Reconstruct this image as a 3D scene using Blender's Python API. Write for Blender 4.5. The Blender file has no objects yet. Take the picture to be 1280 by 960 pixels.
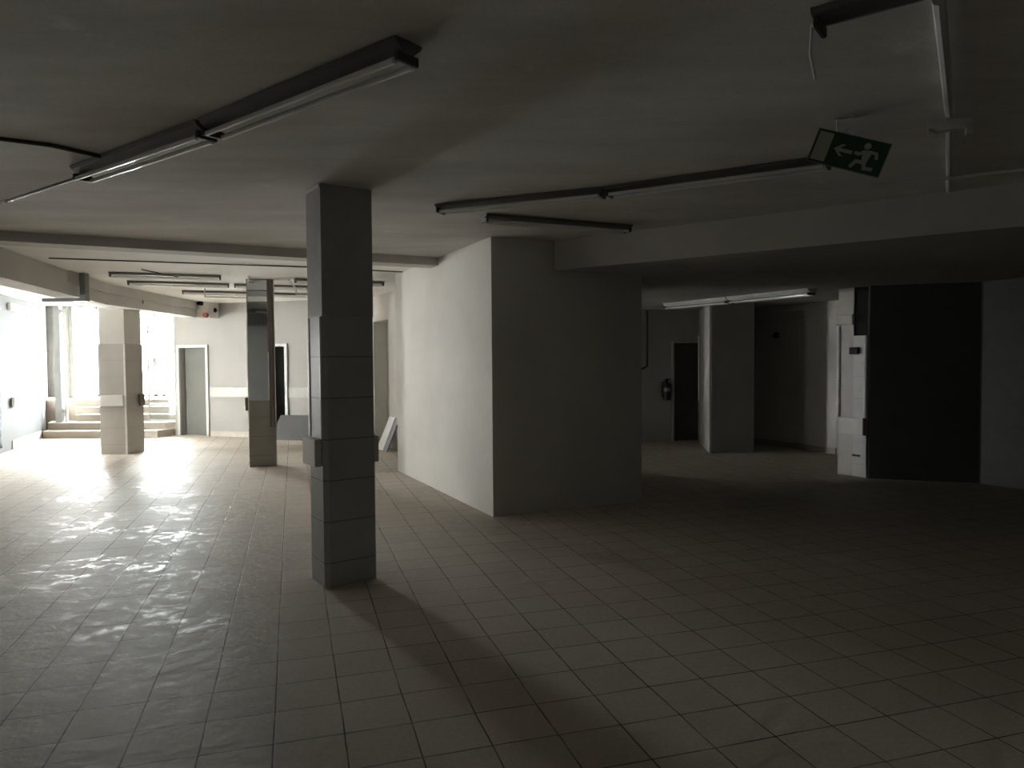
import bpy, bmesh, math, random
from mathutils import Matrix, Vector
random.seed(7)
scene = bpy.context.scene
COL = scene.collection
PI = math.pi

# ------------------------------------------------------------------ camera
cam_d = bpy.data.cameras.new('camera')
cam_d.sensor_width = 36.0
cam_d.lens = 906.0 / 1280.0 * 36.0
cam_d.clip_end = 200
cam = bpy.data.objects.new('camera', cam_d)
COL.objects.link(cam)
cam.matrix_world = (Matrix.Translation((0, 0, 1.66)) @ Matrix.Rotation(PI / 2 - 0.0345, 4, 'X')
                    @ Matrix.Rotation(-0.0075, 4, 'Z'))
scene.camera = cam

# ------------------------------------------------------------------ light: overcast daylight through the glazing
SKY = 120.0
world = bpy.data.worlds.new('overcast_sky')
scene.world = world
world.use_nodes = True
bg = world.node_tree.nodes['Background']
bg.inputs['Color'].default_value = (1.0, 0.972, 0.958, 1)
bg.inputs['Strength'].default_value = SKY

def portal(name, loc, direction, w, h):
    d = bpy.data.lights.new(name, 'AREA')
    d.shape = 'RECTANGLE'
    d.size, d.size_y = w, h
    d.cycles.is_portal = True
    o = bpy.data.objects.new(name, d)
    COL.objects.link(o)
    o.location = loc
    o.rotation_euler = Vector(direction).to_track_quat('-Z', 'Z').to_euler()
    return o

portal('skylight_portal', (-9.7, 19.05, 1.97), (0.0, -1, 0), 3.9, 2.45)
portal('skylight_portal', (-9.235, 12.925, 1.325), (0.935, 0.355, 0), 0.7, 2.45)
portal('skylight_portal', (-7.58, 8.57, 1.70), (0.935, 0.355, 0), 4.0, 1.4)

vs = scene.view_settings
vs.view_transform = 'Standard'
vs.look = 'None'
vs.exposure = 0.68
vs.gamma = 1.0
vs.use_curve_mapping = False
scene.cycles.use_denoising = True
scene.cycles.max_bounces = 12
scene.cycles.diffuse_bounces = 6
scene.cycles.transparent_max_bounces = 12
scene.cycles.sample_clamp_indirect = 12

# ------------------------------------------------------------------ materials
MATS = {}
def nt(name):
    m = bpy.data.materials.new(name)
    m.use_nodes = True
    t = m.node_tree
    MATS[name] = m
    return m, t, t.nodes['Principled BSDF']

def N(t, kind, **kw):
    n = t.nodes.new(kind)
    for k, v in kw.items():
        setattr(n, k, v)
    return n

def mixcol(t, fac, a, b):
    n = N(t, 'ShaderNodeMix', data_type='RGBA')
    for sock, v in ((n.inputs[0], fac), (n.inputs[6], a), (n.inputs[7], b)):
        if hasattr(v, 'links') or hasattr(v, 'is_linked'):
            t.links.new(v, sock)
        else:
            sock.default_value = v if isinstance(v, (int, float)) else (*v, 1)
    return n.outputs[2]

def noise(t, scale, detail=4, rough=0.6, coord=None, stretch=None):
    g = N(t, 'ShaderNodeNewGeometry')
    v = g.outputs['Position']
    if stretch:
        mp = N(t, 'ShaderNodeMapping')
        mp.inputs['Scale'].default_value = stretch
        t.links.new(v, mp.inputs['Vector'])
        v = mp.outputs['Vector']
    n = N(t, 'ShaderNodeTexNoise')
    n.inputs['Scale'].default_value = scale
    n.inputs['Detail'].default_value = detail
    n.inputs['Roughness'].default_value = rough
    t.links.new(v, n.inputs['Vector'])
    return n.outputs['Fac']

def ramp(t, fac, lo, hi, a=0.0, b=1.0):
    r = N(t, 'ShaderNodeMapRange')
    r.inputs['From Min'].default_value = lo
    r.inputs['From Max'].default_value = hi
    r.inputs['To Min'].default_value = a
    r.inputs['To Max'].default_value = b
    t.links.new(fac, r.inputs['Value'])
    return r.outputs['Result']

def plain(name, col, rough=0.6, metal=0.0, col2=None, scale=6.0, bump=0.0, stretch=None, spec=None):
    m, t, p = nt(name)
    if rough >= 0.7 and spec is None:
        spec = 0.08                       # matt paint and render
    if spec is not None:
        p.inputs['Specular IOR Level'].default_value = spec
    p.inputs['Roughness'].default_value = rough
    p.inputs['Metallic'].default_value = metal
    c2 = col2 or tuple(c * 0.86 for c in col)
    f = noise(t, scale, stretch=stretch)
    t.links.new(mixcol(t, ramp(t, f, 0.3, 0.7), c2, col), p.inputs['Base Color'])
    if bump:
        b = N(t, 'ShaderNodeBump')
        b.inputs['Strength'].default_value = bump
        b.inputs['Distance'].default_value = 0.01
        t.links.new(noise(t, scale * 9), b.inputs['Height'])
        t.links.new(b.outputs['Normal'], p.inputs['Normal'])
    return m

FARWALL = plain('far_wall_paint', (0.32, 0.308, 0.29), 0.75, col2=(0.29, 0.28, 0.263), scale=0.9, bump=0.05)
COOLWALL = plain('darkened_white_wall', (0.115, 0.121, 0.123), 0.8, col2=(0.105, 0.111, 0.113), scale=0.9)  # white wall darkened in its colour to hold back strong daylight
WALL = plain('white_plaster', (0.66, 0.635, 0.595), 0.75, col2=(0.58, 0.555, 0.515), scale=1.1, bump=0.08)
m, t, p = nt('ceiling_plaster')
p.inputs['Roughness'].default_value = 0.85
c1 = mixcol(t, ramp(t, noise(t, 0.9, 7, 0.62, stretch=(0.6, 1.9, 1)), 0.34, 0.68), (0.52, 0.50, 0.465), (0.76, 0.735, 0.70))
c2 = mixcol(t, ramp(t, noise(t, 2.1, 8, 0.7), 0.60, 0.74), c1, (0.86, 0.84, 0.80))
c3 = mixcol(t, ramp(t, noise(t, 60, 2), 0.3, 0.7, 0.0, 0.22), c2, (0.36, 0.345, 0.32))
t.links.new(c3, p.inputs['Base Color'])
b = N(t, 'ShaderNodeBump'); b.inputs['Strength'].default_value = 0.25; b.inputs['Distance'].default_value = 0.012
t.links.new(noise(t, 7, 5), b.inputs['Height']); t.links.new(b.outputs['Normal'], p.inputs['Normal'])
CEIL = m
CEILLIT = plain('brightened_ceiling', (0.90, 0.885, 0.85), 0.85, col2=(0.82, 0.80, 0.765), scale=0.8, bump=0.1, stretch=(0.7, 2.2, 1))  # whiter copy of the ceiling plaster, putting bounced light into the colour
BEAM = plain('beam_plaster', (0.62, 0.60, 0.57), 0.8, col2=(0.54, 0.52, 0.49), scale=1.3, bump=0.1)
DARKWALL = plain('near_black_partition', (0.085, 0.085, 0.08), 0.7, scale=1.2)  # one even near-black tone
STAIRWALL = plain('grey_stair_render', (0.27, 0.265, 0.25), 0.8, col2=(0.22, 0.215, 0.205))
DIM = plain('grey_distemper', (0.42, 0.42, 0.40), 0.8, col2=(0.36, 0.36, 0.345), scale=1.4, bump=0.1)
BLUEGREY = plain('grey_column_paint', (0.42, 0.43, 0.435), 0.55, col2=(0.34, 0.35, 0.355), scale=5.0, bump=0.06)
DOORFRAME = plain('door_frame_paint', (0.50, 0.495, 0.475), 0.5)
DADO = plain('far_dado_paint', (0.37, 0.357, 0.335), 0.5)
LOWCEIL = plain('low_ceiling_plaster', (0.50, 0.48, 0.455), 0.8, col2=(0.43, 0.415, 0.39), scale=1.3, bump=0.1)
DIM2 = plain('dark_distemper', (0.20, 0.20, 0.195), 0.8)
BOARD = plain('cream_bumper_board', (0.76, 0.74, 0.69), 0.45, col2=(0.70, 0.68, 0.63))
WHITE = plain('white_enamel', (0.74, 0.74, 0.71), 0.35)
LAMPBODY = plain('batten_enamel', (0.13, 0.125, 0.12), 0.5, col2=(0.10, 0.097, 0.092), scale=3)
TUBE = plain('fluorescent_tube_glass', (0.90, 0.90, 0.88), 0.10)
TUBE.node_tree.nodes['Principled BSDF'].inputs['Coat Weight'].default_value = 1.0
TUBE.node_tree.nodes['Principled BSDF'].inputs['Coat Roughness'].default_value = 0.04
TUBE.node_tree.nodes['Principled BSDF'].inputs['Specular IOR Level'].default_value = 1.0
HOLDER = plain('lamp_holder_grey', (0.07, 0.068, 0.065), 0.5)
EDGELIT = plain('edge_highlight', (0.95, 0.95, 0.94), 0.2, col2=(0.9, 0.9, 0.89))
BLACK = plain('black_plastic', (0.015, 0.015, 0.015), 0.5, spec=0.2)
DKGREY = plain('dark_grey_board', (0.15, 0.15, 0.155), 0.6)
MIDGREY = plain('grey_board', (0.055, 0.055, 0.053), 0.6, scale=2.5)
DOORG = plain('grey_green_door', (0.115, 0.115, 0.10), 0.6, col2=(0.09, 0.09, 0.08), scale=1.5)
BROWN = plain('brown_trim', (0.13, 0.105, 0.085), 0.5)
BROWNDOOR = plain('brown_door', (0.06, 0.045, 0.035), 0.6)
RED = plain('red_plastic', (0.26, 0.045, 0.04), 0.4)
DKRED = plain('dark_red_enamel', (0.035, 0.012, 0.011), 0.35)
CABLE = plain('dark_cable', (0.05, 0.045, 0.04), 0.6)
CONDUIT = plain('white_conduit', (0.62, 0.61, 0.58), 0.4)
STEEL = plain('grey_steel', (0.30, 0.30, 0.29), 0.4, metal=0.6)
STONE = plain('beige_step_stone', (0.36, 0.31, 0.26), 0.6, col2=(0.31, 0.265, 0.22), scale=3)
STONEEDGE = plain('pale_step_nosing', (0.46, 0.42, 0.37), 0.55)
FRAME = plain('aluminium_frame', (0.55, 0.57, 0.57), 0.4)
PAVE = plain('outside_pavement', (0.55, 0.54, 0.52), 0.8)
SKIRT = plain('beige_skirting_tile', (0.40, 0.355, 0.30), 0.5, col2=(0.35, 0.31, 0.26))
SIGNGREEN = plain('sign_green', (0.008, 0.05, 0.022), 0.4)
SIGNPALE = plain('sign_pale', (0.42, 0.45, 0.36), 0.5)
SIGNRIM = plain('sign_rim', (0.20, 0.23, 0.20), 0.5)

# mirror
m, t, p = nt('aged_mirror')
p.inputs['Base Color'].default_value = (0.50, 0.52, 0.51, 1)
p.inputs['Metallic'].default_value = 1.0
p.inputs['Roughness'].default_value = 0.03
MIRROR = m

# glass: mostly clear, with a faint reflection; darkened panes cut the daylight of the left windows
def glass(name, tint):
    m, t, p = nt(name)
    tr = N(t, 'ShaderNodeBsdfTransparent')
    tr.inputs['Color'].default_value = (*tint, 1)
    gl = N(t, 'ShaderNodeBsdfGlossy')
    gl.inputs['Roughness'].default_value = 0.02
    mx = N(t, 'ShaderNodeMixShader')
    mx.inputs[0].default_value = 0.06
    t.links.new(tr.outputs[0], mx.inputs[1])
    t.links.new(gl.outputs[0], mx.inputs[2])
    t.links.new(mx.outputs[0], t.nodes['Material Output'].inputs['Surface'])
    return m
GLASS = glass('clear_glass', (0.93, 0.96, 0.96))
DIMGLASS = glass('dimmed_glass', (0.34, 0.34, 0.335))
DIMGLASS2 = glass('strongly_dimmed_glass', (0.168, 0.168, 0.165))

def tile_face(name, base, base2, joint, rough=0.3):
    """glazed wall tile with 30 cm courses (joint heights measured from the floor)"""
    m, t, p = nt(name)
    g = N(t, 'ShaderNodeNewGeometry')
    sep = N(t, 'ShaderNodeSeparateXYZ')
    t.links.new(g.outputs['Position'], sep.inputs[0])
    a = N(t, 'ShaderNodeMath', operation='ADD'); a.inputs[1].default_value = 0.13
    t.links.new(sep.outputs['Z'], a.inputs[0])
    d = N(t, 'ShaderNodeMath', operation='DIVIDE'); d.inputs[1].default_value = 0.302
    t.links.new(a.outputs[0], d.inputs[0])
    f = N(t, 'ShaderNodeMath', operation='FRACT')
    t.links.new(d.outputs[0], f.inputs[0])
    c = N(t, 'ShaderNodeMath', operation='LESS_THAN'); c.inputs[1].default_value = 0.025
    t.links.new(f.outputs[0], c.inputs[0])
    body = mixcol(t, ramp(t, noise(t, 2.2), 0.3, 0.7), base2, base)
    t.links.new(mixcol(t, c.outputs[0], body, joint), p.inputs['Base Color'])
    p.inputs['Roughness'].default_value = rough
    return m
TILEGREY = tile_face('grey_wall_tile', (0.46, 0.47, 0.475), (0.40, 0.41, 0.41), (0.18, 0.18, 0.18), 0.35)
TILEWHITE = tile_face('white_wall_tile', (0.72, 0.72, 0.70), (0.66, 0.66, 0.64), (0.5, 0.5, 0.49), 0.3)
TILEBEIGE = tile_face('beige_wall_tile', (0.46, 0.43, 0.385), (0.39, 0.365, 0.325), (0.34, 0.315, 0.28), 0.35)
TILEDARK = tile_face('brown_wall_tile', (0.26, 0.235, 0.205), (0.22, 0.20, 0.175), (0.14, 0.125, 0.11), 0.3)

# floor: 30 cm ceramic tiles laid at an angle to the camera, worn glaze
m, t, p = nt('floor_tiles')
g = N(t, 'ShaderNodeNewGeometry')
mp = N(t, 'ShaderNodeMapping', vector_type='POINT')
YAW = 0.2935
gx, gy = -1.649, 5.110
cx = gx * math.cos(-YAW) - gy * math.sin(-YAW)
cy = gx * math.sin(-YAW) + gy * math.cos(-YAW)
mp.inputs['Rotation'].default_value = (0, 0, -YAW)
mp.inputs['Location'].default_value = (-cx + 30.07, -cy + 30.07, 0)
t.links.new(g.outputs['Position'], mp.inputs['Vector'])
# slightly wavering joints
nz = N(t, 'ShaderNodeTexNoise'); nz.inputs['Scale'].default_value = 1.4
t.links.new(g.outputs['Position'], nz.inputs['Vector'])
vm = N(t, 'ShaderNodeVectorMath', operation='MULTIPLY_ADD')
vm.inputs[1].default_value = (0.018, 0.018, 0)
t.links.new(nz.outputs['Color'], vm.inputs[0])
t.links.new(mp.outputs['Vector'], vm.inputs[2])
br = N(t, 'ShaderNodeTexBrick', offset=0.0, squash=1.0)
br.inputs['Scale'].default_value = 1.0
br.inputs['Brick Width'].default_value = 0.3007
br.inputs['Row Height'].default_value = 0.3007
br.inputs['Mortar Size'].default_value = 0.0038
br.inputs['Mortar Smooth'].default_value = 0.3
br.inputs['Bias'].default_value = 0.0
br.inputs['Color1'].default_value = (0.66, 0.595, 0.515, 1)
br.inputs['Color2'].default_value = (0.555, 0.49, 0.42, 1)
br.inputs['Mortar'].default_value = (0.4, 0.36, 0.32, 1)
t.links.new(vm.outputs[0], br.inputs['Vector'])
dirt = ramp(t, noise(t, 1.6, 6), 0.3, 0.75)
colr = mixcol(t, dirt, (0.54, 0.485, 0.42), (0.65, 0.59, 0.515))
mul = N(t, 'ShaderNodeMix', data_type='RGBA', blend_type='MIX')
mul.inputs[0].default_value = 0.45
t.links.new(br.outputs['Color'], mul.inputs[6]); t.links.new(colr, mul.inputs[7])
grout = mixcol(t, ramp(t, noise(t, 2.6, 3), 0.46, 0.66), (0.07, 0.06, 0.053), (0.28, 0.25, 0.215))
speck = mixcol(t, ramp(t, noise(t, 42, 3), 0.35, 0.75), (0.84, 0.84, 0.84), (1.0, 1.0, 1.0))
sm = N(t, 'ShaderNodeMix', data_type='RGBA', blend_type='MULTIPLY'); sm.inputs[0].default_value = 1.0
t.links.new(mul.outputs[2], sm.inputs[6]); t.links.new(speck, sm.inputs[7])
fin = mixcol(t, br.outputs['Fac'], sm.outputs[2], grout)
t.links.new(fin, p.inputs['Base Color'])
br2 = N(t, 'ShaderNodeTexBrick', offset=0.0, squash=1.0)          # each tile is worn differently
for k, v in (('Scale', 1.0), ('Brick Width', 0.3007), ('Row Height', 0.3007), ('Mortar Size', 0.0), ('Bias', 0.0)):
    br2.inputs[k].default_value = v
br2.inputs['Color1'].default_value = (0, 0, 0, 1); br2.inputs['Color2'].default_value = (1, 1, 1, 1)
t.links.new(vm.outputs[0], br2.inputs['Vector'])
sepc = N(t, 'ShaderNodeSeparateColor'); t.links.new(br2.outputs['Color'], sepc.inputs[0])
pertile = ramp(t, sepc.outputs[0], 0.15, 0.9, 0.25, 1.0)
big = ramp(t, noise(t, 0.9, 3), 0.40, 0.56)
fine = ramp(t, noise(t, 8.0, 7, 0.72), 0.48, 0.60)
mw = N(t, 'ShaderNodeMath', operation='MULTIPLY')
t.links.new(big, mw.inputs[0]); t.links.new(fine, mw.inputs[1])
# the glaze is worn most along the way in from the entrance
gs = N(t, 'ShaderNodeSeparateXYZ'); t.links.new(g.outputs['Position'], gs.inputs[0])
path = ramp(t, gs.outputs['Y'], 3.5, 5.4, 0.12, 1.0)
mp2 = N(t, 'ShaderNodeMath', operation='MULTIPLY')
t.links.new(mw.outputs[0], mp2.inputs[0]); t.links.new(path, mp2.inputs[1])
mw2 = N(t, 'ShaderNodeMath', operation='MULTIPLY')
t.links.new(mp2.outputs[0], mw2.inputs[0]); t.links.new(pertile, mw2.inputs[1])
t.links.new(ramp(t, mw2.outputs[0], 0.0, 1.0, 0.58, 0.24), p.inputs['Roughness'])
t.links.new(ramp(t, mw2.outputs[0], 0.0, 1.0, 0.06, 0.36), p.inputs['Specular IOR Level'])
bp = N(t, 'ShaderNodeBump'); bp.inputs['Strength'].default_value = 0.5; bp.inputs['Distance'].default_value = 0.004
hs = N(t, 'ShaderNodeMath', operation='SUBTRACT')
t.links.new(ramp(t, noise(t, 9, 5), 0.3, 0.7), hs.inputs[0])
t.links.new(br.outputs['Fac'], hs.inputs[1])
t.links.new(hs.outputs[0], bp.inputs['Height'])
t.links.new(bp.outputs['Normal'], p.inputs['Normal'])
FLOOR = m

# ------------------------------------------------------------------ mesh helpers
class MB:
    def __init__(self):
        self.bm = bmesh.new()
    def prism(self, poly, z0, z1):
        a = sum(poly[i][0] * poly[(i + 1) % len(poly)][1] - poly[(i + 1) % len(poly)][0] * poly[i][1] for i in range(len(poly)))
        if a < 0:
            poly = poly[::-1]
        b = [self.bm.verts.new((x, y, z0)) for x, y in poly]
        u = [self.bm.verts.new((x, y, z1)) for x, y in poly]
        n = len(poly)
        self.bm.faces.new(b[::-1]); self.bm.faces.new(u)
        for i in range(n):
            self.bm.faces.new((b[i], b[(i + 1) % n], u[(i + 1) % n], u[i]))
        return self
    def box(self, c, s, mat=None):
        r = bmesh.ops.create_cube(self.bm, size=1.0)
        M = Matrix.Translation(c) @ Matrix.Diagonal((*s, 1))
        if mat is not None:
            M = mat @ M
        bmesh.ops.transform(self.bm, matrix=M, verts=r['verts'])
        return self
    def bar(self, p0, p1, w, z0, z1, off=0.0):
        """upright slab along p0-p1, thickness w, off = shift to the left of the direction"""
        p0, p1 = Vector(p0[:2]), Vector(p1[:2])
        d = (p1 - p0).normalized(); nn = Vector((-d.y, d.x))
        a, b = nn * (off - w / 2), nn * (off + w / 2)
        return self.prism([tuple(p0 + a), tuple(p1 + a), tuple(p1 + b), tuple(p0 + b)], z0, z1)
    def cyl(self, p0, p1, r0, r1=None, seg=14):
        p0, p1 = Vector(p0), Vector(p1)
        d = p1 - p0
        M = Matrix.Translation((p0 + p1) / 2) @ d.to_track_quat('Z', 'Y').to_matrix().to_4x4()
        bmesh.ops.create_cone(self.bm, cap_ends=True, segments=seg, radius1=r0, radius2=r0 if r1 is None else r1, depth=d.length, matrix=M)
        return self
    def ball(self, c, r, s=(1, 1, 1)):
        bmesh.ops.create_uvsphere(self.bm, u_segments=16, v_segments=10, radius=r, matrix=Matrix.Translation(c) @ Matrix.Diagonal((*s, 1)))
        return self
    def tube(self, pts, r, seg=8):
        pts = [Vector(q) for q in pts]
        for a, b in zip(pts, pts[1:]):
            self.cyl(a, b, r, seg=seg)
        for q in pts[1:-1]:
            self.ball(q, r)
        return self
    def bevel(self, w, seg=2):
        bmesh.ops.bevel(self.bm, geom=list(self.bm.edges), offset=w, segments=seg, affect='EDGES', profile=0.6)
        return self
    def build(self, name, mat, parent=None, smooth=False):
        me = bpy.data.meshes.new(name)
        bmesh.ops.recalc_face_normals(self.bm, faces=list(self.bm.faces))
        self.bm.to_mesh(me); self.bm.free()
        me.materials.append(mat)
        if smooth:
            for f in me.polygons:
                f.use_smooth = True
            try:
                me.set_sharp_from_angle(angle=math.radians(40))
            except Exception:
                pass
        o = bpy.data.objects.new(name, me)
        COL.objects.link(o)
        if parent is not None:
            o.parent = parent
        return o

def tag(o, label=None, cat=None, group=None, kind=None):
    if label: o['label'] = label
    if cat: o['category'] = cat
    if group: o['group'] = group
    if kind: o['kind'] = kind
    return o

def struct(mb, name, mat, label=None, cat=None):
    return tag(mb.build(name, mat), label, cat, kind='structure')

def empty(name, loc, rotz=0.0, label=None, cat=None, group=None, kind=None):
    o = bpy.data.objects.new(name, None)
    o.empty_display_size = 0.1
    COL.objects.link(o)
    o.location = loc
    o.rotation_euler = (0, 0, rotz)
    return tag(o, label, cat, group, kind)

def lerp(a, b, t):
    return tuple(x + (y - x) * t for x, y in zip(a, b))

C = 2.93          # ceiling of the hall
D = 2.61          # lowered ceiling of the dark wing

# ------------------------------------------------------------------ floor and ceilings
struct(MB().prism([(-13, -7), (13, -7), (13, 19), (-13, 19)], -0.2, 0.0), 'floor', FLOOR,
       'worn beige ceramic tile floor of the empty hall', 'floor')
struct(MB().prism([(-13, -7), (13, -7), (13, 19.6), (-0.5, 19.6), (-0.5, 9.4), (-13, 2.9)], C, C + 0.2), 'ceiling', CEIL,
       'stained off-white plaster ceiling of the main hall', 'ceiling')
struct(MB().prism([(-13, 2.9), (-0.5, 9.4), (-0.5, 19.6), (-7.45, 19.6), (-7.45, 16.35), (-13, 16.35)], C, C + 0.2), 'ceiling_left', CEILLIT,
       'plaster ceiling of the left wing whitened to add bounced light behind the shallow beam', 'ceiling')
struct(MB().prism([(-13, 16.35), (-7.45, 16.35), (-7.45, 19.6), (-13, 19.6)], 3.32, 3.5)
       .prism([(-13, 16.30), (-7.45, 16.30), (-7.45, 16.40), (-13, 16.40)], C, 3.5), 'ceiling_stairs', STAIRWALL,
       'higher white ceiling over the entrance stairs', 'ceiling')
# lowered slab: its upright face reads as the long slanting beam
BL0, BL1 = (0.466, 7.853), (8.9, 1.56)
struct(MB().prism([BL0, BL1, (13, 1.5), (13, 16), (4.0, 16.0), (-1.75, 13.35), (0.56, 10.42), (1.4, 8.4)], D, C + 0.05), 'ceiling_lowered', LOWCEIL,
       'lowered plaster ceiling with an upright face over the dark right wing', 'ceiling')

# ------------------------------------------------------------------ walls
def wall(name, segs, mat=WALL, th=0.2, side=1, z1=C + 0.05, label=None, extra=None):
    mb = MB()
    for s in segs:
        p0, p1 = s[0], s[1]
        z0, zt = (s[2], s[3]) if len(s) > 2 else (0.0, z1)
        mb.bar(p0, p1, th, z0, zt, off=side * th / 2)
    return struct(mb, name, mat, label, 'wall')

# central block
BX_F, BX_A, BX_B, BX_R = (-0.207, 7.57), (-1.725, 10.825), (0.55, 10.42), (1.495, 8.365)
struct(MB().prism([BX_F, BX_A, BX_B, BX_R], 0, C + 0.05), 'wall_central', WALL,
       'plain white walled block standing in the middle of the hall', 'wall')

# outer wall of the left wing with openings for the added side windows
W0 = (-9.57, 13.81)
wd = Vector((0.355, -0.935)); wd.normalize()
def wp(s): return (W0[0] + wd.x * s, W0[1] + wd.y * s)
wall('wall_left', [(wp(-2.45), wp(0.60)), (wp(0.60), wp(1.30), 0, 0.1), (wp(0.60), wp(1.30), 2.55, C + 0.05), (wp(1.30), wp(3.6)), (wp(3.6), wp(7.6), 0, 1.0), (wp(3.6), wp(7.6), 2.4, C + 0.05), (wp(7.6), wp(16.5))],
     side=-1, mat=COOLWALL, label='white outer wall, darkened against the daylight, at the far left beside the stairs')
# behind the camera and the far right
wall('wall_rear', [((-4.0, -4.5), (11, -4.5))], side=-1)
wall('wall_side', [(wp(16.4), (-4.0, -4.6))], side=-1)
# far wall
FD = Vector((1.775, -0.514)); FD.normalize()
F0 = (-6.765, 16.061)
def fp(s, off=0.0): return (F0[0] + FD.x * s + FD.y * off, F0[1] + FD.y * s - FD.x * off)   # off > 0 comes towards the camera
DL0, DL1 = -0.70, 0.0          # doorway 1 along the far wall
SL0, SL1 = 1.42, 2.00          # doorway 2
FT = 1.965
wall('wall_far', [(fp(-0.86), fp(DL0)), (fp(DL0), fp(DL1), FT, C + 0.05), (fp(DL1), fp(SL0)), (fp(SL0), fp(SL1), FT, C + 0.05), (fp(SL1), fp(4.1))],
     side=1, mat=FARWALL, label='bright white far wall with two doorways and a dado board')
# wall returning towards the camera with a shallow niche
TD = Vector((-0.47, 0.883)); TD.normalize()
T0 = (-2.20, 13.45)
def tp(s, off=0.0): return (T0[0] + TD.x * s - TD.y * off, T0[1] + TD.y * s + TD.x * off)
wall('wall_niche', [(tp(-0.42), tp(0.25)), (tp(0.25), tp(1.20), 2.42, C + 0.05), (tp(1.20), tp(1.8))], side=-1, th=0.28,
     label='white wall with a tall grey niche behind the nearest column')
struct(MB().bar(tp(0.1), tp(1.4), 0.1, 0, C, off=-0.33), 'wall_niche_back', DIM, 'grey back of the tall niche', 'wall')
# back wall of the dark wing
B0 = tp(-0.42); B1 = (4.6, 14.76)
bdv = Vector((B1[0] - B0[0], B1[1] - B0[1])); bdv.normalize()
def bx(x): return (x, B0[1] + bdv.y / bdv.x * (x - B0[0]))
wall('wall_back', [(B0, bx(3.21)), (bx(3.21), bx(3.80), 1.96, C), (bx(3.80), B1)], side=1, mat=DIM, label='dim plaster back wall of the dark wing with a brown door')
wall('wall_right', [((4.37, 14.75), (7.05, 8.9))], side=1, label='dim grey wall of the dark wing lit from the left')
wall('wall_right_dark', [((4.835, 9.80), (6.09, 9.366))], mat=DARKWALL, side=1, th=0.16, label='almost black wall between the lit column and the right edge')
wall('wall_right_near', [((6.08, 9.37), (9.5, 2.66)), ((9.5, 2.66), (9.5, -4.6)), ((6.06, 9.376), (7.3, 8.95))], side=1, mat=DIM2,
     label='barely visible grey wall at the right edge with a dado band')
# pier standing off the back wall
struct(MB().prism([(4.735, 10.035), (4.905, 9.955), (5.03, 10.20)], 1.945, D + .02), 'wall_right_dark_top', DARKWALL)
o = struct(MB().prism([(3.44, 12.5), (4.22, 12.63), (4.15, 14.75), (3.75, 14.60)], 0, D + 0.02), 'wall_pier', DIM,
           'wall pier with a pale left edge beside the brown door in the dark wing', 'wall')
MB().bar((3.437, 12.53), (3.66, 14.0), 0.02, 0, 2.55, off=0.012).build('edge_plaster', BEAM, o)
MB().cyl((3.725, 14.40, 0.8), (3.725, 14.40, 2.1), .03, seg=16).build('edge_trim', WHITE, o, smooth=True)

# skirtings and dados
struct(MB().bar(fp(DL1 + .08), fp(SL0 - .06), 0.02, 0, 0.115, off=-0.01).bar(fp(SL1 + .06), fp(4.0), 0.02, 0, 0.115, off=-0.01), 'baseboard_far', SKIRT)
mb = MB().bar(fp(DL1 + .09), fp(SL0 - .09), 0.03, 0.875, 1.085, off=-0.015).bar(fp(SL1 + .09), fp(3.6), 0.03, 0.875, 1.085, off=-0.015)
struct(mb, 'trim_1', DADO, 'cream dado board running along the far wall', 'trim')
struct(MB().bar(wp(-2.2), wp(-0.02), 0.02, 0, 0.17, off=0.01), 'baseboard_left', SKIRT)
struct(MB().bar(wp(-2.25), wp(0.0), 0.06, 2.66, 2.80, off=0.03), 'trim_2', WALL, 'white ledge near the top of the left wall', 'trim')
struct(MB().bar((4.50, 14.46), (5.5, 12.27), 0.02, 0, 0.10, off=-0.01), 'baseboard_right', SKIRT)
struct(MB().bar((4.42, 14.63), (5.9, 11.4), 0.02, 2.31, 2.34, off=-0.01).bar((4.42, 14.63), (5.9, 11.4), 0.02, 2.50, 2.54, off=-0.01), 'trim_3', WALL,
       'twin ledge lines high on the dim wall left of the lit column', 'trim')
struct(MB().bar((6.12, 9.29), (8.6, 4.42), 0.03, 2.0, 2.24, off=-0.015), 'trim_4', DIM2, 'dado band high on the dark wall at the right edge', 'trim')
struct(MB().bar((6.12, 9.29), (8.6, 4.42), 0.02, 0, 0.10, off=-0.01), 'baseboard_right_near', DIM2)

# beams
mb = MB()
bd0 = [(-3.1, -1.6), (-5.6, 8.0), (-6.6, 11.85), (-6.72, 15.75)]
mb.prism(bd0 + [(-7.05, 15.75), (-6.95, 11.8), (-5.95, 7.9), (-3.45, -1.6)], 2.6, C + 0.02)
o = struct(mb, 'beam_slanting', BEAM, 'deep plaster beam slanting over the left columns', 'beam')
mb = MB()
for a, b in (((-6.14, 10.08), (-6.6, 11.85)), ((-6.6, 11.85), (-6.715, 15.5))):
    mb.bar(a, b, 0.05, 2.775, C, off=-0.025)
mb.build('upper_ledge', BEAM, o)
struct(MB().bar((-5.9, 6.48), (-0.80, 9.13), 0.30, 2.83, C + 0.02, off=0.15), 'beam_shallow', BEAM,
       'shallow plaster beam crossing the ceiling left of the white block', 'beam')

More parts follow.
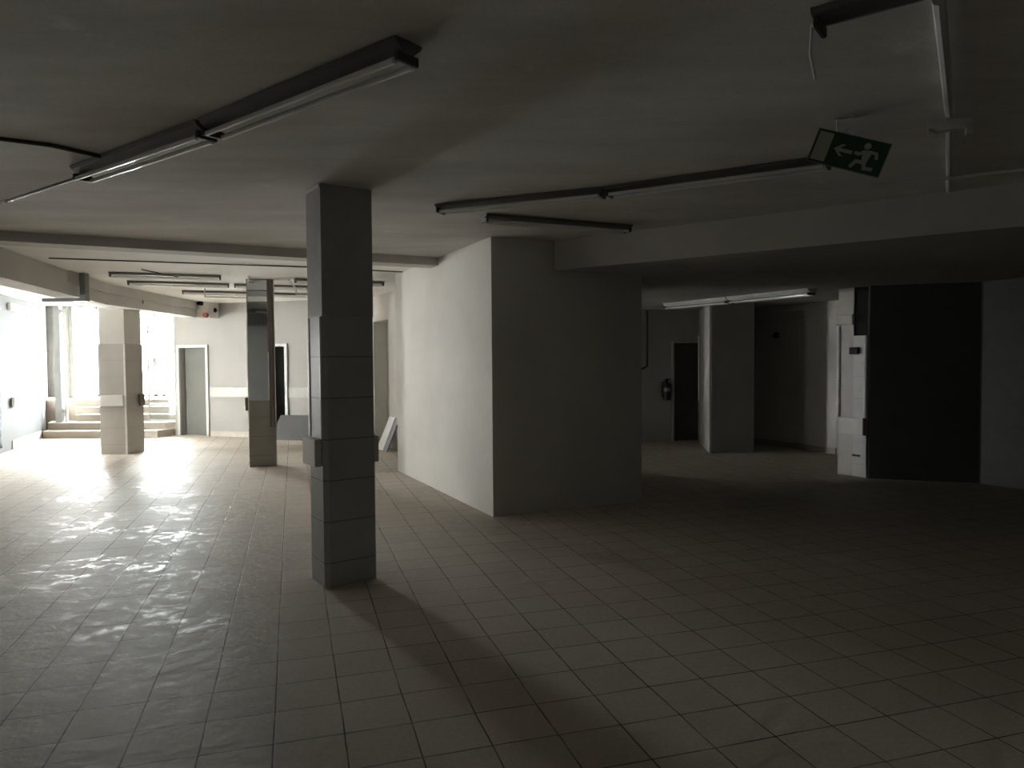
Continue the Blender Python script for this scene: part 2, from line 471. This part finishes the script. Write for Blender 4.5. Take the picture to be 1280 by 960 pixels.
# ------------------------------------------------------------------ doors
def doorway(name, pfun, s0, s1, top, leafmat, label, recess, gap=0.0, fw=0.06, swing=0.0, fmat=None):
    root = empty(name, (*pfun((s0 + s1) / 2), 0), 0, label, 'door', kind='structure')
    inv = Matrix.Translation(-Vector((*pfun((s0 + s1) / 2), 0)))
    fr = MB()
    fr.bar(pfun(s0 - fw), pfun(s0), 0.05, 0, top + fw, off=-0.015)
    fr.bar(pfun(s1), pfun(s1 + fw), 0.05, 0, top + fw, off=-0.015)
    fr.bar(pfun(s0), pfun(s1), 0.05, top, top + fw, off=-0.015)
    o = fr.build('door_frame', fmat or DOORFRAME, root); o.data.transform(inv)
    lf = MB()
    a, b = pfun(s0 + gap), pfun(s1)
    if swing:
        b = Vector(b); a = Vector(a)
        d = a - b
        d = Matrix.Rotation(swing, 2) @ d
        a = tuple(b + d); b = tuple(b)
    lf.bar(a, b, 0.04, 0.005, top - 0.005, off=recess)
    o = lf.build('door_leaf', leafmat, root); o.data.transform(inv)
    return root

doorway('door_1', fp, DL0, DL1, FT, DOORG, 'plain grey green door standing ajar in the far wall beside the stairs', 0.10, gap=0.03, swing=-0.06)
doorway('door_2', fp, SL0, SL1, FT, BLACK, 'dark doorway in the far wall half hidden by the mirrored column', 0.40)  # black sheet set back in the opening paints the dark beyond
def bpf(s):
    return bx(s)
doorway('door_3', bpf, 3.21, 3.80, 1.96, BROWNDOOR, 'dark brown door in the back wall beside the fire extinguisher', 0.05, fw=0.04, fmat=DIM)
# closed shells behind the doorways
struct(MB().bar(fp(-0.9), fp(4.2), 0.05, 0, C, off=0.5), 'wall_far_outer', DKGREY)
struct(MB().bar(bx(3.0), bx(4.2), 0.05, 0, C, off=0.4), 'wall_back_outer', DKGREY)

# ------------------------------------------------------------------ entrance stairs and glazing
def steps_mesh():
    mb = MB(); nos = MB()
    L = (-10.32, 15.9)
    prof = [(15.86, 0.0, 0.152, -10.30, -7.62), (16.2, 0.152, 0.305, -10.30, -7.78),
            (16.62, 0.305, 0.457, -10.02, -7.56), (17.02, 0.457, 0.608, -10.3, -7.56), (17.38, 0.608, 0.752, -10.6, -7.56)]
    for i, (y, z0, z1, xa, xb) in enumerate(prof):
        if i == 0:
            poly = [(xa, y), (xb - 0.17, y), (xb, y + 0.28), (xb, 16.3), (xa - 0.15, 16.3)]
        elif i == 1:
            poly = [(xa - 0.1, y), (xb, y), (xb + 0.2, y + 0.1), (xb + 0.2, 16.8), (xa - 0.4, 16.8)]
        else:
            poly = [(xa, y), (xb, y), (xb, y + 0.55 if i < 4 else 19.0), (xa - 0.1 if i < 4 else -12.4, y + 0.55 if i < 4 else 19.0), (xa - .1 if i < 4 else -12.4, y + .5)]
        mb.prism(poly, 0.0, z1 - 0.02)
        c = (sum(q[0] for q in poly) / len(poly), sum(q[1] for q in poly) / len(poly))
        nos.prism([(q[0], q[1] - (0.012 if j < 2 else 0)) for j, q in enumerate(poly)], z1 - 0.02, z1)
    return mb, nos
a, b = steps_mesh()
st = a.build('entrance_steps', STONE)
tag(st, 'five beige stone steps with pale edges rising to the bright entrance', 'steps', kind='structure')
b.build('tread', STONEEDGE, st)

# hall of the stairs: side walls
struct(MB().bar(wp(-2.40), (-12.35, 19.3), 0.2, 0, 3.4, off=0.1), 'wall_stairs_left', STAIRWALL)
struct(MB().bar(fp(-0.86, -0.2), (-7.5, 19.3), 0.2, 0, 3.4, off=-0.1), 'wall_stairs_right', STAIRWALL)
struct(MB().bar((-12.6, 19.05), (-11.45, 19.05), 0.25, 0.0, 3.4).bar((-12.6, 19.05), (-7.3, 19.05), 0.25, 3.1, 3.4), 'wall_stairs_far', STAIRWALL)
# grey pier left of the upper steps
struct(MB().prism([(-11.42, 18.3), (-11.06, 18.3), (-11.06, 18.55), (-11.42, 18.55)], 0.752, 3.1)
       .prism([(-11.22, 18.27), (-11.16, 18.27), (-11.16, 18.3), (-11.22, 18.3)], 0.752, 3.1), 'pier_entrance', STAIRWALL,
       'grey pier standing at the top left of the entrance steps', 'pier')

# outer glazing
win = empty('window_1', (-9.4, 19.0, 0.752), 0, 'overexposed entrance glazing at the top of the steps', 'window', kind='structure')
loc = Vector((-9.4, 19.0, 0.752))
def wbox(mb, x0, x1, z0, z1, y0=18.97, y1=19.03):
    mb.box(Vector(((x0 + x1) / 2, (y0 + y1) / 2, (z0 + z1) / 2)) - loc, (x1 - x0, y1 - y0, z1 - z0))
fr = MB()
for x, w in ((-11.45, .05), (-10.83, .05), (-9.95, .05), (-9.33, .09), (-9.12, .05), (-7.56, .06)):
    wbox(fr, x - w / 2, x + w / 2, 0.752, 3.1)
wbox(fr, -11.45, -7.56, 0.752, 0.80)
wbox(fr, -11.45, -7.56, 3.05, 3.1)
fr.build('window_frame', FRAME, win)
gl = MB(); wbox(gl, -11.45, -7.56, 0.80, 3.05, 18.997, 19.003); gl.build('glass', GLASS, win)
lk = MB(); wbox(lk, -9.37, -9.25, 1.55, 1.75, 18.9, 18.97); wbox(lk, -9.16, -9.08, 1.6, 1.8, 18.9, 18.97); lk.build('door_lock', STEEL, win)

# glass balustrade panel right of the column and door leaf on the left
gp = empty('glass_balustrade', (-7.95, 16.45, 0.305), 0, 'clear glass panel on a slim dark post at the right end of the steps', 'balustrade')
l2 = Vector((-7.95, 16.45, 0.305))
mb = MB(); mb.box(Vector((-7.92, 16.5, 1.6)) - l2, (0.66, 0.012, 2.5)); mb.build('glass', GLASS, gp)
mb = MB(); mb.cyl(Vector((-8.27, 16.5, 0.305)) - l2, Vector((-8.27, 16.5, 2.9)) - l2, 0.018); mb.build('post', STEEL, gp)
for zz in (0.325, 0.70):
    MB().box(Vector((-7.95, 16.5, zz)) - l2, (0.64, 0.025, 0.03)).build('rail', FRAME, gp)

gd = empty('glass_screen', (-10.25, 16.45, 0.305), 0, 'white framed glass screen along the left side of the entrance steps', 'screen')
l3 = Vector((-10.25, 16.45, 0.305))
def gbar(mb, p0, p1, w, z0, z1):
    mb.bar((p0[0] - l3.x, p0[1] - l3.y), (p1[0] - l3.x, p1[1] - l3.y), w, z0 - l3.z, z1 - l3.z)
g0, g1 = (-10.80, 17.20), (-10.09, 16.42)
mb = MB()
gbar(mb, g0, lerp(g0, g1, .1), 0.045, 0.46, 2.85); gbar(mb, lerp(g0, g1, .9), g1, 0.045, 0.31, 2.85)
gbar(mb, g0, g1, 0.045, 2.78, 2.86); gbar(mb, g0, g1, 0.045, 0.46, 0.62)
mb.build('frame', WHITE, gd)
mb = MB(); gbar(mb, lerp(g0, g1, .1), lerp(g0, g1, .9), 0.012, 0.62, 2.78); mb.build('glass', GLASS, gd)
mb = MB(); hp = lerp(g0, g1, .45); mb.box(Vector((hp[0] + .03, hp[1] - .03, 2.1)) - l3, (0.05, 0.05, 0.14)); mb.build('handle', STEEL, gd)
struct(MB().prism([(-10.34, 16.38), (-10.20, 16.38), (-10.20, 16.5), (-10.34, 16.5)], 0.305, C + .3), 'trim_5', BLUEGREY, 'grey door post at the far end of the left wall', 'trim')
struct(MB().prism([(-13, 19.2), (-5, 19.2), (-5, 34), (-13, 34)], 0.5, 0.74), 'pavement', PAVE)

# side windows added out of view: inferred, placed and sized for their daylight
def side_window(name, s0, s1, z0, z1, mat, label):
    cpt = Vector((*wp((s0 + s1) / 2), z0))
    w2 = empty(name, cpt, 0, label, 'window', kind='structure')
    inv = Matrix.Translation(-cpt)
    fr = MB()
    for q in (s0, (s0 + s1) / 2 - .03, s1 - .06):
        fr.bar(wp(q), wp(q + 0.06), 0.06, z0, z1, off=-0.1)
    fr.bar(wp(s0), wp(s1), 0.06, z0, z0 + .06, off=-0.1); fr.bar(wp(s0), wp(s1), 0.06, z1 - .06, z1, off=-0.1)
    o = fr.build('window_frame', FRAME, w2); o.data.transform(inv)
    o = MB().bar(wp(s0 + .05), wp(s1 - .05), 0.008, z0 + .06, z1 - .06, off=-0.1).build('glass', mat, w2); o.data.transform(inv)
side_window('window_2', 0.60, 1.30, 0.1, 2.55, GLASS, 'added narrow window in the left outer wall right beside the pier')
side_window('window_3', 3.6, 7.6, 1.0, 2.4, DIMGLASS2, 'added window with darkened glass in the left outer wall nearer the camera')

# ------------------------------------------------------------------ columns
def unit(a):
    v = Vector(a); v.normalize(); return v

def quad(N0, l, r, ll, rl):
    n = Vector(N0); L = n + l * ll; R = n + r * rl
    return [tuple(n), tuple(R), tuple(R + l * ll), tuple(L)]

# nearest column
NC = (-1.363, 5.226)
lu, ru = unit((-0.176, 0.265)), unit((0.322, 0.243))
LL, RL = 0.318, 0.403
q = quad(NC, lu, ru, LL, RL)
colm = tag(MB().prism(q, 1.982, C + 0.02).build('column', BLUEGREY),
           'large square grey column nearest the camera with a cream board on its left side', 'column', kind='structure')
n = Vector(NC)
ch = 0.035
poly = [tuple(n + lu * ch), tuple(n + ru * ch), tuple(n + ru * (RL - .004)), tuple(n + ru * (RL - .004) + lu * LL), tuple(n + lu * LL)]
MB().prism([tuple(Vector(p) + (lu + ru) * 0.0) for p in poly], 0, 1.982).build('tile_cladding', TILEGREY, colm)
o = MB().bar(tuple(n + lu * 0.05 - ru * .028), tuple(n + lu * (LL + .01) - ru * .028), 0.055, 0.885, 1.085).bevel(0.004, 1).build('bumper_board', BOARD, colm)
o = MB().bar(tuple(n + ru * (RL + .022) + lu * .03), tuple(n + ru * (RL + .022) + lu * (LL - .02)), 0.044, 0.885, 1.085).bevel(0.004, 1).build('bumper_board', BOARD, colm)
for w0, w1 in ((LL - .032, LL + .004), (ch, ch + .018)):  # edge strips whitened to paint the light caught along the tile edges
    MB().bar(tuple(n + lu * w0 - ru * .003), tuple(n + lu * w1 - ru * .003), 0.010, 1.09, 1.975).build('edge_trim', EDGELIT, colm)
MB().bar(tuple(n + lu * .01 - ru * .003), tuple(n + lu * (LL - .01) - ru * .003), 0.008, C - 0.03, C - 0.005).build('top_strip', WHITE, colm)

# far left column
fl, fm, frr = Vector((-7.386, 12.99)), Vector((-6.935, 12.995)), Vector((-6.845, 13.41))
poly = [tuple(fl), tuple(fm), tuple(frr), tuple(fl + (frr - fm))]
col2 = tag(MB().prism(poly, 1.985, 2.62).build('column', WALL), 'beige tiled column in front of the entrance steps', 'column', kind='structure')
e = 0.012
MB().prism([(fl.x - e, fl.y - e), (fm.x + e * .3, fm.y - e), (frr.x + e, frr.y + e), (fl.x - e + (frr - fm).x, frr.y + e)], 0, 1.985).build('tile_cladding', TILEBEIGE, col2)
MB().bar((fl.x + .02, fl.y - .03), (fm.x - .03, fm.y - .03), 0.035, 0.87, 1.07).bevel(.004, 1).build('bumper_board', BOARD, col2)
MB().bar((frr.x + .03, frr.y - .16), (frr.x + .04, frr.y - .02), 0.035, 0.86, 1.07).bevel(.004, 1).build('bumper_board', BROWN, col2)
MB().bar((fm.x - .012, fm.y - .014), (fm.x + .018, fm.y - .014), 0.02, 0.0, 1.98).build('edge_trim', BOARD, col2)

# mirrored column
MC = Vector((-4.108, 11.275)); mr = unit((0.966, 0.26)); ml = unit((-0.26, 0.966))
MRL, MLL = 0.40, 0.20
q = [tuple(MC), tuple(MC + mr * MRL), tuple(MC + mr * MRL + ml * MLL), tuple(MC + ml * MLL)]
col3 = tag(MB().prism(q, 0, C + .02).build('column', TILEDARK), 'slim column with a tall mirror on its front near the far wall', 'column', kind='structure')
MB().bar(tuple(MC + mr * 0.012), tuple(MC + mr * 0.30), 0.008, 1.04, C - .01, off=-.004).build('mirror_panel', MIRROR, col3)
MB().bar(tuple(MC + mr * 0.315), tuple(MC + mr * 0.345), 0.022, 0.62, C - .01, off=-.011).bar(tuple(MC + mr * 0.372), tuple(MC + mr * 0.40), 0.022, 0.62, C - .01, off=-.011).build('edge_trim', BROWN, col3)
MB().bar(tuple(MC + mr * 0.30), tuple(MC + mr * 0.312), 0.012, 1.04, 1.80, off=-.006).bar(tuple(MC - mr * .004), tuple(MC + mr * 0.010), 0.012, 0.6, 2.4, off=-.006).build('edge_strip', WHITE, col3)
MB().bar(tuple(MC - mr * .025 + ml * .03), tuple(MC - mr * .025 + ml * (MLL - .03)), 0.05, .885, 1.085).build('bumper_board', BROWN, col3)

# lit column of the dark wing
RC0, RC1 = Vector((4.60, 10.22)), Vector((4.83, 9.865))
rd = (RC1 - RC0).normalized(); rn = Vector((-rd.y, rd.x))       # rn points away from the camera side
half = 0.23
a0, a1 = RC0 + rd * 0.0, RC0 + rd * half
mb = MB().prism([tuple(a0), tuple(a1), tuple(a1 + rn * .4), tuple(a0 + rn * .4)], 0, D + .02)
col4 = tag(mb.build('column', WALL), 'pale column catching light beside the blackest wall', 'column', kind='structure')
MB().prism([tuple(a1), tuple(RC1), tuple(RC1 + rn * .4), tuple(a1 + rn * .4)], 0, 1.945).build('tile_cladding', TILEWHITE, col4)
MB().bar(tuple(RC0 - rn * .02), tuple(RC1 - rd * .03 - rn * .02), 0.04, 0.585, 0.81).build('bumper_board', BOARD, col4)
MB().bar(tuple(RC1 - rd * .03 - rn * .02), tuple(RC1 - rd * .005 - rn * .02), 0.038, 0.58, 0.815).build('board_end', BLACK, col4)
MB().bar(tuple(RC0 - rd * .03 - rn * .012), tuple(a1 + rd * 0 - rn * .012), 0.05, 2.10, 2.24).bevel(.012, 2).build('collar', WALL, col4)
for e0, z0, z1 in ((RC0 + rd * .012, 0.82, 2.09), (RC1 - rd * .012, 0.82, 1.945)):
    MB().cyl((e0.x, e0.y, z0), (e0.x, e0.y, z1), .026, seg=16).build('edge_trim', WHITE, col4, smooth=True)
bxo = MB().bar(tuple(RC0 + rd * .19 - rn * .02), tuple(RC0 + rd * .31 - rn * .02), 0.05, 1.69, 1.785).bevel(.004, 1).build('switch_box', BLACK)
tag(bxo, 'small black box fixed high on the pale lit column', 'box')
so = MB().bar(tuple(RC0 + rd * .23 - rn * .008), tuple(RC0 + rd * .34 - rn * .008), 0.016, 0.28, 0.305).build('cable_outlet', BLACK)
tag(so, 'thin black slot low on the pale lit column', 'outlet')

# pier of the left wall
mb = MB().prism([(-9.9, 13.50), (-9.50, 13.57), (-9.585, 13.84), (-9.95, 13.75)], 0, C + .02)
col5 = tag(mb.build('pier', STAIRWALL), 'white wall pier at the left edge of the picture', 'pier', kind='structure')
MB().bar((-9.9, 13.47), (-9.52, 13.535), 0.05, .82, 1.0).build('bumper_board', BOARD, col5)
bo = MB().bar((-9.55, 13.81), (-9.66, 14.10), 0.05, .82, 1.0, off=-.03).bevel(.004, 1).build('bumper_block', BOARD)
tag(bo, 'short white bumper block on the left wall beside the pier', 'bumper block')

# ------------------------------------------------------------------ fluorescent battens
def batten(p0, p1, z, label, group, w=0.15, body=LAMPBODY, tubes=2):
    """p0-p1 plan ends, z = underside level of the tubes, hung against the ceiling above"""
    p0, p1 = Vector(p0), Vector(p1)
    L = (p1 - p0).length
    ang = math.atan2(p1.y - p0.y, p1.x - p0.x)
    c = (p0 + p1) / 2
    root = empty('fluorescent_batten', (c.x, c.y, z), ang, label, 'lamp', group)
    h = C_OF.get(group, C) - z - 0.004
    mb = MB()
    prof = [(-w / 2, h), (w / 2, h), (w * .42, h - .02), (w * .16, .045), (-w * .16, .045), (-w * .42, h - .02)]
    vs0 = [mb.bm.verts.new((-L / 2, y, zz)) for y, zz in prof]
    vs1 = [mb.bm.verts.new((L / 2, y, zz)) for y, zz in prof]
    mb.bm.faces.new(vs0); mb.bm.faces.new(vs1[::-1])
    for i in range(6):
        j = (i + 1) % 6
        mb.bm.faces.new((vs0[i], vs1[i], vs1[j], vs0[j]))
    mb.build('lamp_body', body, root)
    offs = (-w * .3, w * .3) if tubes == 2 else ()
    for y in offs:
        MB().cyl((-L / 2 + .035, y, .018), (L / 2 - .035, y, .018), .014, seg=12).build('tube', TUBE, root, smooth=True)
    for s in (-1, 1):
        mb = MB()
        mb.box((s * (L / 2 - .014), 0, .030), (.022, w * .80, .040)).bevel(.005, 1)
        mb.build('lamp_holder', HOLDER, root)
    return root
gA = 'twin tube battens in a row over the left foreground'
gB = 'twin tube battens in the row running towards the exit sign'
gC = 'battens over the bright left wing'
gD = 'battens over the dark right wing'
C_OF = {gD: D}
batten((-2.80, 4.78), (-1.61, 3.905), 2.83, 'twin tube batten with brightly shining tubes at upper left', gA, .15)
batten((-1.58, 3.88), (-0.40, 2.93), 2.83, 'twin tube batten at the nearer end of the upper left row', gA, .15)
batten((-0.59, 6.02), (0.70, 5.46), 2.85, 'twin tube batten at the column end of the exit sign row', gB, .16)
batten((0.72, 5.45), (2.04, 4.66), 2.85, 'twin tube batten with its end beside the exit sign', gB, .16)
batten((-0.24, 6.40), (1.13, 7.0), 2.85, 'batten with a shining end cap above the white block', 'batten above the white block', .16)
batten((1.14, 2.74), (2.10, 2.02), 2.85, 'empty batten without tubes at the upper right corner with a dangling white cable', 'batten in the upper right corner', .16, tubes=0)
batten((-5.67, 10.27), (-4.30, 10.79), 2.85, 'dark batten hanging first behind the shallow beam', gC, .14)
batten((-3.35, 11.25), (-2.08, 11.85), 2.85, 'dark batten behind the top of the large grey column', gC, .14)
batten((-6.00, 11.38), (-4.62, 11.92), 2.85, 'batten of the second row left of the mirrored column', gC, .14)
batten((-4.55, 11.95), (-3.45, 12.38), 2.85, 'batten of the second row directly behind the mirrored column', gC, .14)
batten((-5.87, 12.97), (-4.75, 13.45), 2.85, 'batten of the rearmost row on its stair side', gC, .14)
batten((-4.70, 13.47), (-3.50, 13.99), 2.85, 'batten of the rearmost row on its column side', gC, .14)
batten((2.72, 12.70), (3.42, 11.43), 2.50, 'pale batten at the brown door end of the dark wing row', gD, .2, WHITE)
batten((3.44, 11.40), (4.16, 10.06), 2.50, 'batten with a gleaming tube beside the pale lit column', gD, .2, WHITE)

# ------------------------------------------------------------------ cables, conduits and small fittings
def wire(name, pts, r, mat, label, cat='cable', group=None):
    return tag(MB().tube(pts, r).build(name, mat, smooth=True), label, cat, group)
wire('ceiling_cable', [(-5.6, 8.83, C - .008), (-4.2, 9.3, C - .012), (-2.74, 9.84, C - .008), (-1.5, 10.5, C - .008)], .008, CABLE,
     'thin dark cable along the ceiling behind the shallow beam')
wire('ceiling_cable', [(-3.3, 4.0, C - .008), (-2.87, 4.13, C - .008), (-2.67, 4.25, C - .01), (-2.50, 4.50, C - .01), (-2.35, 4.55, C - .01)], .013, CABLE,
     'dark cable running from the left edge to the shining batten')
mb = MB().tube([(-3.93, 5.67, C - .022), (-2.90, 4.93, C - .022)], .011)
o = tag(mb.build('conduit', STEEL, smooth=True), 'thin metal conduit in line with the upper left battens', 'conduit')
MB().cyl((-3.945, 5.68, C - .022), (-3.90, 5.65, C - .022), .018).build('conduit_end', WHITE, o)
mb = MB().tube([(1.50, 2.575, C - .026), (2.26, 3.77, C - .026)], .022)
o = tag(mb.build('conduit', CONDUIT, smooth=True), 'white conduit crossing the ceiling near the upper right corner', 'conduit')
mb = MB().tube([(2.31, 3.85, C - .026), (3.30, 5.50, C - .026)], .020)
o2 = tag(mb.build('conduit', BEAM, smooth=True), 'grey conduit continuing from the bracket to the lowered ceiling', 'conduit')
mb = MB().box((0, 0, 0), (.20, .05, .05)).box((-.085, 0, -.03), (.03, .05, .05)).box((.085, 0, -.03), (.03, .05, .05))
o = tag(mb.build('conduit_bracket', CONDUIT), 'pale bracket clamping the conduit to the ceiling', 'bracket')
o.location = (2.29, 3.815, C - .075); o.rotation_euler = (0, 0, math.radians(-28))
wire('conduit', [(2.55, 5.18, C - .060), (3.0, 4.98, C - .060), (3.9, 4.45, C - .060)], .012, CONDUIT, 'thin white conduit beside the lowered ceiling face at right', 'conduit')
wire('hanging_cable', [(1.13, 2.75, C - .03), (1.13, 2.765, 2.80), (1.15, 2.765, 2.70)], .006, WHITE, 'short white cable dangling from the upper right batten')
wire('hanger_cable', [(-3.93, 10.9, C - .01), (-4.32, 11.9, 2.84)], .012, CONDUIT, 'white slanting hanger left of the mirror top', 'hanger', 'white hangers of the left wing battens')
wire('hanger_cable', [(-3.42, 11.20, C - .02), (-3.52, 11.9, 2.82), (-3.52, 11.9, 2.74), (-3.0, 12.1, 2.74)], .012, CONDUIT, 'white bent hanger between the mirrored column and the large grey column', 'hanger', 'white hangers of the left wing battens')
wire('hanger_cable', [(-4.95, 11.75, 2.84), (-4.95, 11.75, 2.70), (-4.30, 12.0, 2.70), (-4.30, 12.0, 2.84)], .010, CONDUIT, 'white loop hanging under the second batten row', 'hanger', 'white hangers of the left wing battens')
wire('hanger_cable', [(-5.05, 9.95, C - .01), (-4.78, 10.45, 2.87)], .008, CABLE, 'short dark wire dropping to the first batten behind the shallow beam', 'hanger')
# wall pipe in the dark wing
wire('wall_pipe', [(2.65, 14.20, D - .02), (2.65, 14.20, 1.5), (2.56, 14.16, 1.45), (2.5, 14.14, 1.45)], .02, CABLE, 'thin dark pipe down the back wall of the dark wing', 'pipe')

# L-shaped duct under the slanting beam
mb = MB()
du = empty('bent_duct', (-6.13, 10.4, 2.55), 0, 'grey L-shaped metal duct hanging at the slanting beam', 'duct')
MB().box((.03, 0, .19), (.085, .10, .38)).bevel(.006, 1).build('drop_pipe', STEEL, du)
MB().box((-.24, 0, .0), (.62, .12, .05)).bevel(.006, 1).build('cross_arm', STEEL, du)

# alarm sounder, spot lamp and camera at the end of the slanting beam
pl = MB().prism([(-6.78, 15.45), (-6.5, 15.55), (-6.42, 15.93), (-6.8, 15.98)], 2.60, C).build('beam_end_patch', WALL)
tag(pl, 'rough plaster patch at the end of the slanting beam', 'patch', kind='structure')
al = empty('alarm_sounder', (-6.52, 15.50, 2.64), 0, 'small red alarm sounder under the end of the slanting beam', 'alarm')
MB().cyl((0, .03, 0), (0, -.06, 0), .058, .045, seg=18).build('dome', RED, al, smooth=True)
MB().cyl((0, .07, 0), (0, .03, 0), .062, seg=18).build('base_plate', WHITE, al, smooth=True)
spc = empty('spot_lamp', (-6.58, 15.35, C), 0, 'small black ceiling spot above the red alarm sounder', 'lamp')
MB().cyl((0, 0, 0), (0, 0, -.03), .02).build('stem', BLACK, spc)
MB().cyl((-.05, 0, -.05), (.06, -.01, -.05), .035, .045, seg=16).build('lamp_head', BLACK, spc, smooth=True)
cm = empty('motion_sensor', (-6.44, 15.82, 2.765), 0, 'small black sensor on the far wall right of the red alarm sounder', 'sensor')
MB().ball((0, -.03, 0), .045, (1, .9, 1.1)).build('sensor_head', BLACK, cm, smooth=True)
MB().cyl((0, .05, 0), (0, -.02, 0), .02).build('mount', BLACK, cm)
sp = empty('dome_speaker', (-6.885, 13.2, 2.735), 0, 'black dome fixed to the beam above the beige tiled column', 'speaker')
MB().ball((0.02, -.06, 0), .062, (1, .8, 1)).build('dome', BLACK, sp, smooth=True)
MB().cyl((.02, .02, 0), (.02, -.03, 0), .07, seg=18).build('base_plate', DKGREY, sp, smooth=True)
sp.location = (-6.72, 13.1, 2.735)
ms = empty('motion_sensor', (4.93, 13.45, 2.06), math.radians(-65), 'small black round sensor on the dim wall left of the pale column', 'sensor')
MB().ball((0, -.05, 0), .05, (1, .8, 1.2)).build('sensor_head', BLACK, ms, smooth=True)
MB().box((0, -.01, 0), (.07, .03, .09)).build('mount', BLACK, ms)

# fire extinguisher
fx, fy = bx(3.02)
ex = empty('fire_extinguisher', (fx + .03, fy - .10, 0.83), 0, 'dark fire extinguisher hung on the wall left of the brown door', 'fire extinguisher')
MB().cyl((0, 0, 0), (0, 0, .30), .075, seg=20).cyl((0, 0, .30), (0, 0, .35), .075, .03, seg=20).build('cylinder', DKRED, ex, smooth=True)
MB().cyl((0, 0, .35), (0, 0, .40), .022).box((.02, -.01, .41), (.11, .03, .02)).build('valve', BLACK, ex)
MB().tube([(-.03, -.02, .38), (-.10, -.03, .34), (-.105, -.04, .15), (-.09, -.05, .06)], .011).build('hose', BLACK, ex, smooth=True)
MB().cyl((0, 0, .17), (0, 0, .24), .0765, seg=20).build('paper_label', STEEL, ex, smooth=True)
MB().box((0, .085, .2), (.06, .02, .3)).build('wall_bracket', STEEL, ex)

# ------------------------------------------------------------------ leaning boards
def slab(name, corners, th, mat, label, group=None):
    """corners: 4 points of the front face, extruded backwards"""
    bm = bmesh.new()
    v = [Vector(c) for c in corners]
    nrm = (v[1] - v[0]).cross(v[3] - v[0]).normalized()
    f = [bm.verts.new(q) for q in v]; b = [bm.verts.new(q - nrm * th) for q in v]
    bm.faces.new(f); bm.faces.new(b[::-1])
    for i in range(4):
        j = (i + 1) % 4
        bm.faces.new((f[j], f[i], b[i], b[j]))
    mb = MB(); mb.bm.free(); mb.bm = bm
    o = mb.build(name, mat)
    return tag(o, label, 'board', group)
pa, pb = fp(1.80, .34), fp(3.15, .34)
ua, ub = fp(1.90, .045), fp(3.15, .045)
slab('leaning_board', [(*pa, 0.004), (*pb, 0.004), (*ub, 0.50), (*ua, 0.50)], 0.018, MIDGREY, 'wide grey board leaning on the far wall behind the grey column')
slab('leaning_board', [(*tp(0.22, .27), 0.004), (*tp(-0.14, .27), 0.004), (*tp(-0.16, .03), 0.60), (*tp(0.18, .03), 0.60)], 0.016, WHITE,
     'white board leaning at the edge of the niche')
slab('leaning_board', [(*tp(-0.17, .27), 0.004), (*tp(-0.36, .27), 0.004), (*tp(-0.38, .03), 0.60), (*tp(-0.19, .03), 0.60)], 0.016, DKGREY,
     'narrow dark board leaning beside the white board by the niche')

# ------------------------------------------------------------------ exit sign
SC = Vector((1.792, 3.88, 2.741))
to_cam = Vector((-SC.x, -SC.y, 0)).normalized()
xr = Vector((-to_cam.y, to_cam.x, 0))                    # to the right as seen from the front
yaw = math.atan2(xr.y, xr.x)
sign = empty('exit_sign', tuple(SC), 0, 'green exit sign with running figure and arrow hanging crooked from the ceiling', 'sign')
sign.rotation_euler = Matrix.Rotation(yaw, 3, 'Z').to_4x4().to_euler()
TILT = Matrix.Rotation(math.radians(21), 4, 'Y') @ Matrix.Scale(0.935, 4)       # right end hangs lower
Wd, Hd = 0.400, 0.192
def fin_(mb, name, mat, par=sign, smooth=False):
    bmesh.ops.transform(mb.bm, matrix=TILT, verts=list(mb.bm.verts))
    return mb.build(name, mat, par, smooth)
fin_(MB().box((0, .006, 0), (Wd, .006, Hd)), 'sign_plate', SIGNRIM)
fin_(MB().box((0, .002, 0), (Wd - .008, .003, Hd - .008)), 'sign_face', SIGNGREEN)
def flat(polys, disc=()):
    mb = MB()
    for p in polys:
        f = [mb.bm.verts.new((x, -.0012, z)) for x, z in p]
        b = [mb.bm.verts.new((x, .0008, z)) for x, z in p]
        mb.bm.faces.new(f); mb.bm.faces.new(b[::-1])
        for i in range(len(p)):
            j = (i + 1) % len(p)
            mb.bm.faces.new((f[i], b[i], b[j], f[j]))
    for (x, z, r) in disc:
        mb.cyl((x, .0008, z), (x, -.0012, z), r, seg=20)
    return mb
fin_(flat([[(-.186, -.080), (-.108, -.080), (-.108, .080), (-.186, .080)]]), 'door_symbol', SIGNPALE)
fin_(flat([[(-.082, .004), (-.045, .036), (-.026, .036), (-.052, .013), (.018, .013), (.018, -.007), (-.052, -.007), (-.026, -.030), (-.045, -.030)]]), 'arrow_symbol', SIGNPALE)
def limb(pts, w):
    out = []
    for (a, b) in zip(pts, pts[1:]):
        a, b = Vector(a), Vector(b)
        d = (b - a).normalized(); nn = Vector((-d.y, d.x)) * w / 2
        e = d * w * .3
        out.append([tuple(a - e - nn), tuple(b + e - nn), tuple(b + e + nn), tuple(a - e + nn)])
    return out
man = []
man += [[(.072, .030), (.108, .034), (.118, .010), (.108, -.040), (.082, -.040), (.076, -.004)]]
man += limb([(.078, .020), (.055, .004), (.036, .008)], .018)
man += limb([(.104, .026), (.142, .026), (.152, .000)], .017)
man += limb([(.090, -.036), (.055, -.036), (.036, -.070)], .020)
man += limb([(.098, -.036), (.108, -.066), (.146, -.062)], .020)
fin_(flat(man, [(.085, .055, .018)]), 'figure_symbol', SIGNPALE)
# ceiling hook of the sign
hk = empty('sign_hook', (1.80, 3.90, C), yaw, 'small pale ceiling hook carrying the crooked exit sign', 'hook')
MB().box((-.02, 0, -.005), (.10, .06, .01)).build('base_plate', CONDUIT, hk)
MB().tube([(-.055, 0, -.005), (-.05, 0, -.085), (.0, 0, -.06), (.045, 0, -.11)], .006).build('hook_wire', CONDUIT, hk, smooth=True)
